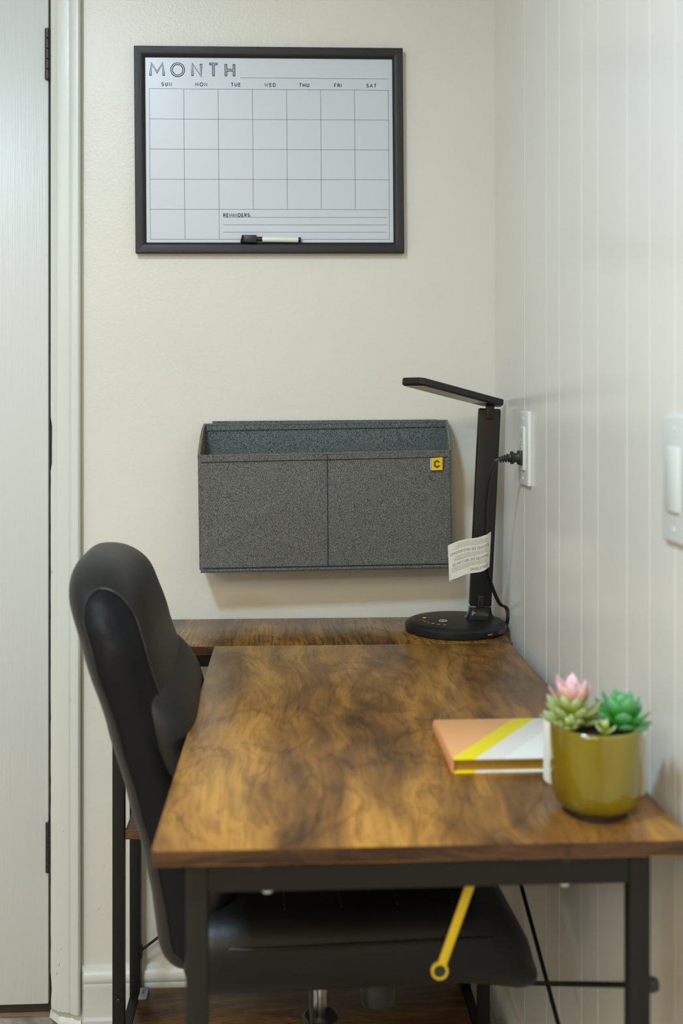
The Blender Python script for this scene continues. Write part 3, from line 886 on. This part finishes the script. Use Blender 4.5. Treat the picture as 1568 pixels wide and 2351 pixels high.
# ================================================================= DESK LAMP
LC = Vector((.3005, -.1225, ZT)); LR = .0915
lamp = thing('desk_lamp', 'black folding LED desk lamp with round base, standing in the desk corner', 'lamp', tuple(LC))
base = obj('base', lathe(B(), [(0, .0), (LR - .004, 0), (LR - .001, .002), (LR, .006), (LR, .0125), (LR - .003, .0155), (LR - .009, .0180), (LR - .016, .0185), (0, .0185)], LC, 96), M['lamp_black'], lamp)
zt = ZT + .0187
bm = B()   # touch slider dots
ac = atY(1050, 1410, -.14); 
def ontop(u, v_):
    th_ = math.atan(.05); a = (u - 784) / 2400; b = -(v_ - 928) / 2400
    rx = math.sin(th_) + a * math.cos(th_); ry = math.cos(th_) - a * math.sin(th_); t = (zt - 1.174) / b
    return Vector((rx * t, -2 + ry * t, zt))
def dot(bm, c, rx, ry, n=14): bm.faces.new([bm.verts.new((c.x + rx * math.cos(2 * PI * i / n), c.y + ry * math.sin(2 * PI * i / n), c.z)) for i in range(n)])
for u, v_ in ((972, 1423.5), (976, 1426.5), (984, 1429), (994, 1431.3), (1007, 1433.2), (1021, 1434.5)):
    dot(bm, ontop(u, v_), .0030 if u > 990 else .0016, .0015)
obj('slider_mark', bm, M['icon'], base, False)
bm = B(); dot(bm, ontop(974.5, 1418), .0032, .0042); obj('indicator', bm, M['led_red'], base, False)
bm = B(); pc = ontop(1017, 1425)
tube(bm, [pc + Vector((.0072 * math.cos(2 * PI * i / 24), .0072 * math.sin(2 * PI * i / 24), 0)) for i in range(24)], .0005, 5, True)
box(bm, (pc.x - .0004, pc.y - .004, pc.z - .0002), (pc.x + .0004, pc.y + .001, pc.z + .0004)); 
obj('power_icon', bm, M['icon'], base, False)
def rim(ang_, w_, z0, z1, name, m_, dd=.0006):
    a = math.radians(ang_); bm = B()
    box(bm, (-w_ / 2, -.003, z0), (w_ / 2, dd, z1), 0, 1, Matrix.Translation((LC.x + LR * math.cos(a), LC.y + LR * math.sin(a), ZT)) @ Matrix.Rotation(a - PI / 2, 4, 'Z'))
    return obj(name, bm, m_, base, False)
rim(-58.5, .0145, .0045, .0110, 'usb_port', M['black_bolt']); rim(-59, .010, .0072, .0090, 'usb_tongue', M['steel'], .0008)
rim(-38, .019, .0045, .0120, 'rating_plate', M['smoke_print'], .0003)
# neck flare
A0 = Vector((.3470, -.105, ZT + .018)); 
bm = B(); rs = []
for t in range(9):
    u = t / 8; k_ = (1 - u) ** 2.6
    hx = .0205 + .0075 * k_; hy_ = .0125 + .009 * k_
    rs.append([A0 + Vector((u * .001 + hx * se(math.cos(2 * PI * j / 40), .6), hy_ * se(math.sin(2 * PI * j / 40), .6), u * .0200)) for j in range(40)])
rings(bm, rs); obj('neck', bm, M['lamp_gloss'], lamp)
A1 = Vector((.3480, -.105, ZT + .040)); A2 = Vector((.3655, -.105, 1.1660))
ad = (A2 - A1); al = ad.length
arm_m = Matrix.Translation(A1) @ Vector((0, 0, 1)).rotation_difference(ad.normalized()).to_matrix().to_4x4()
bm = box(B(), (-.0200, -.0085, 0), (.0200, .0085, al), .0030, 3, arm_m)
arm = obj('arm', bm, M['lamp_black'], lamp)
obj('hinge', box(B(), (-.0072, -.0105, -.012), (.0072, .004, .021), .0035, 4, arm_m), M['lamp_gloss'], arm)
obj('hinge', box(B(), (-.0078, -.0108, al - .020), (.0078, .004, al + .008), .0035, 4, arm_m), M['lamp_gloss'], arm)
# lamp head
Hd = Vector((-.160, -.165, .0335)).normalized(); Hn = Vector((-Hd.y, Hd.x, 0)).normalized() * -1
if Hn.x < 0: Hn = -Hn
Hu = Hn.cross(Hd).normalized()
if Hu.z < 0: Hu = -Hu
HO = Vector((.3615, -.108, 1.1790))
hm = Matrix((( Hd.x, Hn.x, Hu.x, HO.x), (Hd.y, Hn.y, Hu.y, HO.y), (Hd.z, Hn.z, Hu.z, HO.z), (0, 0, 0, 1)))
t0, t1, wd2, ch_ = -.030, .232, .0240, .009
outl = [(t0 + ch_, -wd2), (t1 - ch_ * .8, -wd2), (t1, -wd2 + ch_ * .8), (t1, wd2 - ch_ * .8), (t1 - ch_ * .8, wd2), (t0 + ch_ * 1.6, wd2), (t0, wd2 - ch_ * 1.4), (t0, -wd2 + ch_)]
def ins(pts, k_):
    c0 = ((t0 + t1) / 2, 0)
    return [(c0[0] + (p[0] - c0[0]) * (1 - k_ / (t1 - t0) * 2), p[1] * (1 - k_ / wd2)) for p in pts]
bm = B()
lay = [(.0066, .0030), (.0062, .0012), (.0050, 0), (-.0040, 0), (-.0064, .003), (-.0066, .005)]
rings(bm, [[hm @ Vector((p[0], p[1], z)) for p in ins(outl, k_)] for z, k_ in lay])
head = obj('head', bm, M['lamp_black'], lamp, angle=25)
bm = B(); box(bm, (.028, -wd2 + .006, -.0074), (t1 - .010, wd2 - .006, -.0062), .0004, 1, hm)
obj('diffuser', bm, M['lamp_diffuser'], head)
# plug, cord, paper tag
PY, PZ = -.268, 1.0850
plug = B()
box(plug, (XR - .0145, PY - .0120, PZ - .0130), (XR - .0065, PY + .0120, PZ + .0115), .0022, 2)
rs = []
for x, hz, hw2 in ((-.014, .0090, .010), (-.016, .0078, .009), (-.0225, .0082, .0085), (-.0235, .0108, .0105), (-.0265, .0108, .0105), (-.0275, .006, .006), (-.031, .005, .005)):
    rs.append([Vector((XR + x, PY + hw2 * se(math.cos(2 * PI * j / 20), .6), PZ - .0005 + hz * se(math.sin(2 * PI * j / 20), .6))) for j in range(20)])
rings(plug, rs)
plug = obj('plug', plug, M['cord'], lamp)
for s in (-1, 1):
    obj('prong', bx((XR - .0075, PY + s * .006 - .001, PZ - .004), (XR - .003, PY + s * .006 + .001, PZ + .003)), M['steel'], plug)
bm = B()
tube(bm, [(XR - .028, PY, PZ - .0007), (XR - .047, PY, PZ - .003)], [.0042, .0030], 10)
for i in range(4):
    x = XR - .0305 - i * .0044; r = .0074 - i * .0008; zc = PZ - .001 - i * .0008
    tube(bm, [(x, PY, zc), (x - .0020, PY, zc - .0004)], r, 14)
obj('strain_relief', bm, M['cord'], plug)
cp = [(XR - .041, PY, PZ - .002), (XR - .051, PY + .001, PZ - .0055), atY(1131, 1078, -.262), atY(1122, 1105, -.255), atY(1117, 1150, -.240), atY(1115, 1190, -.225), atY(1114, 1235, -.205),
      atY(1116, 1280, -.180), atY(1119, 1310, -.160), atY(1131, 1350, -.140), atY(1147, 1385, -.130)]
tail = [(.3925, -.128, .805), (.3948, -.128, .785), (.3944, -.110, .774), (.384, -.070, .772)]
pts = smooth_path([Vector(p) for p in cp] + [Vector(p) for p in tail], 8)
bm = B(); tube(bm, [p + Vector((-.0016, 0, 0)) for p in pts], .0021, 8); tube(bm, [p + Vector((.0013, -.0006, 0)) for p in pts], .0021, 8)
obj('cord', bm, M['cord'], lamp)
# tag: paper strip wrapped round the cord, printing upside down
TY = -.215
g00, g10, g11, g01 = atY(1032, 1333, TY), atY(1123, 1303, TY), atY(1127, 1222, TY), atY(1029, 1252, TY)
def tagp(u, v_, off=0):
    p = (g00 * (1 - u) + g10 * u) * (1 - v_) + (g01 * (1 - u) + g11 * u) * v_
    p = p.copy(); p.y += -.0035 * math.sin(PI * u * 1.1) + .004 * (1 - u) ** 2
    if u > .86: p.y += ((u - .86) / .14) ** 2 * .005
    p.z += .0022 * math.sin(2 * PI * (u - .05)) * (1 if v_ > .5 else .6) - .001 * math.sin(3 * PI * u) * (1 - v_)
    p.y -= off; return p
bm = B(); rs = []
for i in range(25):
    rs.append([tagp(i / 24, j / 8) for j in range(9)])
G = rings(bm, rs, False, False, False)
# folded rear leaf
rs2 = []
for i in range(25):
    row = []
    for j in range(9):
        p = tagp(i / 24, j / 8).copy(); u = i / 24
        p.y += .0030 + .004 * math.sin(PI * u) ; p.z -= .003 * (1 - u); p.x += .0008 * (1 - u)
        row.append(p)
    rs2.append(row)
rings(bm, rs2, False, False, False)
rings(bm, [rs[-1], [(a + b) / 2 + Vector((.0018, 0, 0)) for a, b in zip(rs[-1], rs2[-1])], rs2[-1]], False, False, False)
paper = obj('tag', bm, M['paper'], lamp, label='folded white paper warning tag', angle=80)
def text_on_tag(txt, ua, ub, vb, h, m_, name):
    cu = bpy.data.curves.new('txt', 'FONT'); cu.body = txt; cu.size = 1; cu.resolution_u = 2
    to = bpy.data.objects.new('txt', cu); COL.objects.link(to)
    dg = bpy.context.evaluated_depsgraph_get(); dg.update()
    me = to.evaluated_get(dg).to_mesh()
    xs = [v_.co.x for v_ in me.vertices]; x0, x1 = min(xs), max(xs)
    bm = B(); vm = [None] * len(me.vertices)
    for i, v_ in enumerate(me.vertices):
        s = (v_.co.x - x0) / (x1 - x0)
        u = ua + (ub - ua) * s; vv = vb - v_.co.y / .72 * h     # upside down
        vm[i] = bm.verts.new(tagp(max(0, min(1, u)), vv, .0004))
    for p in me.polygons:
        try: bm.faces.new([vm[i] for i in p.vertices])
        except ValueError: pass
    to.evaluated_get(dg).to_mesh_clear()
    bpy.data.objects.remove(to); bpy.data.curves.remove(cu)
    return obj(name, bm, m_, paper, False)
text_on_tag('TANTES DE SEGURIDAD', .985, .045, .735, .075, M['paper_ink'], 'lettering')
text_on_tag('TANTES DE S\u00c9CURIT\u00c9', .985, .09, .435, .075, M['paper_ink'], 'lettering')
text_on_tag('STRUCTIONS', .985, .52, .150, .075, M['paper_ink'], 'lettering')
bm = B()
rnd = random.Random(3)
for vb, u0, u1 in ((.93, .2, .8), (.89, .14, .93), (.85, .16, .93), (.81, .10, .93), (.60, .17, .93), (.565, .12, .93), (.53, .13, .93), (.495, .11, .9), (.31, .06, .9), (.275, .06, .92), (.24, .07, .92), (.205, .06, .5)):
    u = u1
    while u > u0:
        wl = rnd.uniform(.02, .07); e = max(u0, u - wl)
        q = [tagp(u, vb, .0004), tagp(e, vb, .0004), tagp(e, vb + .013, .0004), tagp(u, vb + .013, .0004)]
        bm.faces.new([bm.verts.new(p) for p in q]); u = e - .011
obj('fine_print', bm, M['paper_fine'], paper, False)

# ================================================================= OUTLET + SWITCH PLATES
def wall_plate(name, label, cat, y0, y1, z0, z1, grp=None):
    t = thing(name, label, cat, (XR, (y0 + y1) / 2, (z0 + z1) / 2))
    p = obj('cover_plate', bx((XR - .0062, y1, z0), (XR + .0005, y0, z1), .0024, 4), M['outlet'], t)
    return t, p
ot, pl = wall_plate('power_outlet', 'white wall outlet on the right panelled wall with a black plug in it', 'outlet', -.2310, -.3050, 1.0385, 1.1620)
ins_ = obj('socket_face', bx((XR - .0092, -.285, 1.0640), (XR - .006, -.251, 1.1370), .0010, 2), M['outlet'], ot)
obj('receptacle', bx((XR - .0097, -.283, 1.1060), (XR - .0090, -.253, 1.1350), .0003, 1), M['outlet'], ins_)
for s in (-1, 1):
    obj('slot', bx((XR - .0100, -.268 + s * .006 - .001, 1.118), (XR - .0090, -.268 + s * .006 + .001, 1.127)), M['slot'], ins_, False)
obj('slot', bx((XR - .0100, -.270, 1.108), (XR - .0090, -.266, 1.113), .0005, 1), M['slot'], ins_)
obj('receptacle', bx((XR - .0097, -.283, 1.0660), (XR - .0090, -.253, 1.0950), .0003, 1), M['outlet'], ins_)
for z in (1.050, 1.150): bolt((XR - .0060, -.268, z), (-1, 0, 0), .0030, .0010, M['outlet'], pl, 'screw')
sw, pl2 = wall_plate('light_switch', 'white switch plate at the right picture edge, nearest the camera', 'switch', -.9200, -1.0350, 1.0325, 1.1625)
for yc in (-.954, -1.001):
    rk = obj('rocker', bx((XR - .0095, yc - .0165, 1.0645), (XR - .0055, yc + .0165, 1.1305), .0012, 2), M['outlet'], sw)
for yc in (-.954, -1.001):
    for z in (1.046, 1.149): bolt((XR - .0060, yc, z), (-1, 0, 0), .0030, .0010, M['outlet'], pl2, 'screw')

# ================================================================= NOTEBOOK
nb = thing('notebook', 'hardcover notebook with orange, yellow and white diagonal cover lying behind the plant pot', 'notebook', (.180, -.852, ZT))
bx0, bx1, by0, by1, bz, bt = .1780, .338, -.855, -.712, ZT, .0172
cv = obj('cover', bx((bx0 + .002, by0, bz + bt - .0024), (bx1, by1, bz + bt), .0007, 2), M['cover'], nb)
obj('cover', bx((bx0 + .002, by0, bz), (bx1, by1, bz + .0028), .0007, 2), M['cover'], nb)
bm = B(); rs = []
for y_ in (by0, by1):
    rs.append([Vector((bx0 + .0032 - .0042 * math.sin(PI * i / 10), y_, bz + bt / 2 - bt / 2 * math.cos(PI * i / 10))) for i in range(11)] + [Vector((bx0 + .0035, y_, bz + bt - .001)), Vector((bx0 + .0035, y_, bz + .001))])
rings(bm, rs); obj('spine', bm, M['spine'], nb, label='orange spine')
obj('page_block', bx((bx0 + .0035, by0 + .004, bz + .0027), (bx1 - .003, by1 - .003, bz + bt - .0023)), M['pages'], nb, False, label='gilded page edges')

# white rounded plaque standing behind the pot
pq = thing('plastic_plaque', 'small white rounded plaque standing upright between the notebook and plant pot', 'plaque', (.3210, -.8985, ZT))
pa, pb = Vector((.2705, -.8755)), Vector((.3670, -.9219))
dx_ = (pb - pa); wl = dx_.length; an = math.atan2(dx_.y, dx_.x)
def rrect(w_, h_, r, n=8):
    o = []
    for cx_, cz_, a0 in ((w_ / 2 - r, -h_ / 2 + r, -90), (w_ / 2 - r, h_ / 2 - r, 0), (-w_ / 2 + r, h_ / 2 - r, 90), (-w_ / 2 + r, -h_ / 2 + r, 180)):
        o += [(cx_ + r * math.cos(math.radians(a0 + 90 * i / n)), cz_ + r * math.sin(math.radians(a0 + 90 * i / n))) for i in range(n + 1)]
    return o
mp_ = Matrix.Translation((.3222, -.9085, ZT + .0385)) @ Matrix.Rotation(an, 4, 'Z')
bm = B()
rings(bm, [[mp_ @ Vector((a, y_, b)) for a, b in rrect(wl - i2, .077 - i2, .008)] for y_, i2 in ((-.0022, .0018), (-.0016, 0), (.0016, 0), (.0022, .0018))])
obj('plate', bm, M['white_plastic'], pq)

# ================================================================= SUCCULENTS
PC = Vector((.3066, -.9665, ZT)); PR = .0448
plant = thing('potted_succulents', 'glossy mustard ceramic pot of succulents on the front right of the desk', 'potted plant', tuple(PC))
Hp = .0890
prof = [(0, .006), (.0285, .006), (.0345, .0078), (.0395, .0130), (.0425, .0205), (.0442, .0300), (PR, .042), (PR, Hp - .004), (PR - .0008, Hp - .0012), (PR - .0022, Hp), (PR - .0036, Hp - .0012), (PR - .0044, Hp - .005), (PR - .0046, Hp - .03), (0, Hp - .03)]
obj('pot', lathe(B(), prof, PC, 96), M['glaze'], plant)
obj('pot_foot', lathe(B(), [(0, 0), (.0305, 0), (.0315, .001), (.0315, .0075), (0, .0075)], PC, 64), M['foot'], plant)
bm = B(); lathe(bm, [(0, Hp - .012), (PR - .0047, Hp - .012), (PR - .0047, Hp - .008), (.02, Hp - .005), (0, Hp - .004)], PC, 48)
for v_ in bm.verts: v_.co.z += .0015 * noise.noise(v_.co * 400)
obj('soil', bm, M['soil'], plant)
def leaf_mesh(L_, W_, T_, curl, point):
    bm = B(); ly = bm.verts.layers.float.new('tip'); rs = []
    n = 8
    for i in range(n + 1):
        t = i / n
        wd = W_ * (math.sin(PI * min(1, t * .62 + .10)) ** .9) * (1 - max(0, (t - .72) / .28) ** (2.2 if point else 3.0)) * .5
        wd = max(wd, .0002); th_ = T_ * (.55 + .45 * math.sin(PI * t)) * (1 - max(0, (t - .7) / .3) ** 2) * .5; th_ = max(th_, .0002)
        x = L_ * t; z = curl * L_ * t * t
        ring = []
        for j in range(8):
            a = 2 * PI * j / 8
            zz = th_ * math.sin(a) + (abs(math.cos(a)) ** 2) * W_ * .10
            ring.append(Vector((x, wd * math.cos(a), z + zz)))
        rs.append(ring)
    rr = rings(bm, rs)
    for i, r in enumerate(rr):
        for v_ in r: v_[ly] = i / n
    return bm
def place(bm, c, az, el, roll=0):
    m4 = Matrix.Translation(c) @ Matrix.Rotation(az, 4, 'Z') @ Matrix.Rotation(-el, 4, 'Y') @ Matrix.Rotation(roll, 4, 'X')
    bmesh.ops.transform(bm, matrix=m4, verts=bm.verts); return bm
def rosette(c, layers, stem_h, mats, name='succulent', lab=None, seed=1, lean=(0, 0)):
    rn = random.Random(seed)
    core = obj(name, tube(B(), [c - Vector((0, 0, .004)), c + Vector((0, 0, stem_h))], [.0040, .0026], 10), M['leaf_green'] if mats[0] is M['leaf_green'] else M['leaf_lime'], plant, label=lab)
    for li, (n, el, L_, W_, T_, zf, mi, pt_) in enumerate(layers):
        off = li * 2.4
        for k_ in range(n):
            az = 2 * PI * k_ / n + off + rn.uniform(-.12, .12)
            e2 = math.radians(el + rn.uniform(-6, 6))
            bm = leaf_mesh(L_ * rn.uniform(.92, 1.08), W_, T_, .18, pt_)
            place(bm, c + Vector((lean[0] * zf, lean[1] * zf, stem_h * zf)), az, e2)
            obj('leaf', bm, mats[mi], core, angle=70)
    return core
G1 = [M['leaf_green']]
zt_ = ZT + Hp - .005
rosette(PC + Vector((.0245, -.004, Hp - .011)), [(7, 8, .032, .0175, .0050, .3, 0, 1), (6, 28, .034, .0175, .0052, .5, 0, 1), (6, 48, .036, .0170, .005, .7, 0, 1), (5, 66, .030, .0130, .0045, .85, 0, 1), (3, 80, .021, .009, .0035, 1, 0, 1)],
        .014, G1, lab='bright green rosette succulent', seed=4)
rosette(PC + Vector((-.0230, .004, Hp - .006)), [(8, 8, .034, .0135, .0048, .2, 1, 0), (8, 28, .036, .0130, .0048, .4, 0, 0), (7, 48, .033, .0115, .0042, .7, 1, 0), (6, 46, .037, .0115, .004, 1, 2, 0), (6, 54, .040, .0125, .0045, 1, 3, 0), (2, 82, .034, .011, .004, 1, 3, 0)],
        .013, [M['leaf_lime'], M['leaf_lime'], M['leaf_pink'], M['rose']], lab='pale lime succulent with pink tips', seed=9)
# small filler sprigs in the gap
rosette(PC + Vector((.002, -.026, Hp - .007)), [(5, 30, .014, .006, .003, .3, 0, 0), (4, 62, .012, .005, .003, 1, 0, 0)], .006, [M['leaf_lime']], lab='tiny sprig at the pot rim', seed=12)
rosette(PC + Vector((-.030, -.012, Hp - .007)), [(6, 25, .014, .007, .003, .3, 0, 0), (4, 60, .012, .006, .003, 1, 0, 0)], .006, [M['leaf_lime']], seed=15)

# ================================================================= YELLOW HANGING HOOK
hk = thing('hanging_hook', 'thin yellow bar with a ring end hanging under the desktop', 'hook', (.2062, -.948, zb))
a = Vector((.2062, -.948, zb)); b = Vector((.1521, -.948, .6005))
d_ = (b - a).normalized(); s_ = Vector((-d_.z, 0, d_.x))
bm = B()
hm2 = Matrix.Translation(a) @ Vector((0, 0, 1)).rotation_difference(d_).to_matrix().to_4x4()
box(bm, (-.0046, -.0018, .0002), (.0046, .0018, (b - a).length - .0075), .0012, 2, hm2)
obj('bar', bm, M['yellow_metal'], hk)
bm = B(); rs = []
for j in range(40):
    an_ = 2 * PI * j / 40; dr = Vector((math.cos(an_), 0, math.sin(an_)))
    rs.append([b + dr * r + Vector((0, y_, 0)) for r, y_ in ((.0062, -.0015), (.0068, -.0022), (.0082, -.0022), (.0088, -.0015), (.0088, .0015), (.0082, .0022), (.0068, .0022), (.0062, .0015))])
rs.append(rs[0]); rings(bm, rs, False, False); bmesh.ops.remove_doubles(bm, verts=bm.verts, dist=1e-6)
obj('ring', bm, M['yellow_metal'], hk)
obj('ring_core', lathe(B(), [(0, -.0012), (.0064, -.0012), (.0064, .0012), (0, .0012)], b, 24, Vector((0, 0, 1)).rotation_difference(Vector((0, 1, 0))).to_matrix()), M['chair_plastic'], hk, label='black centre')
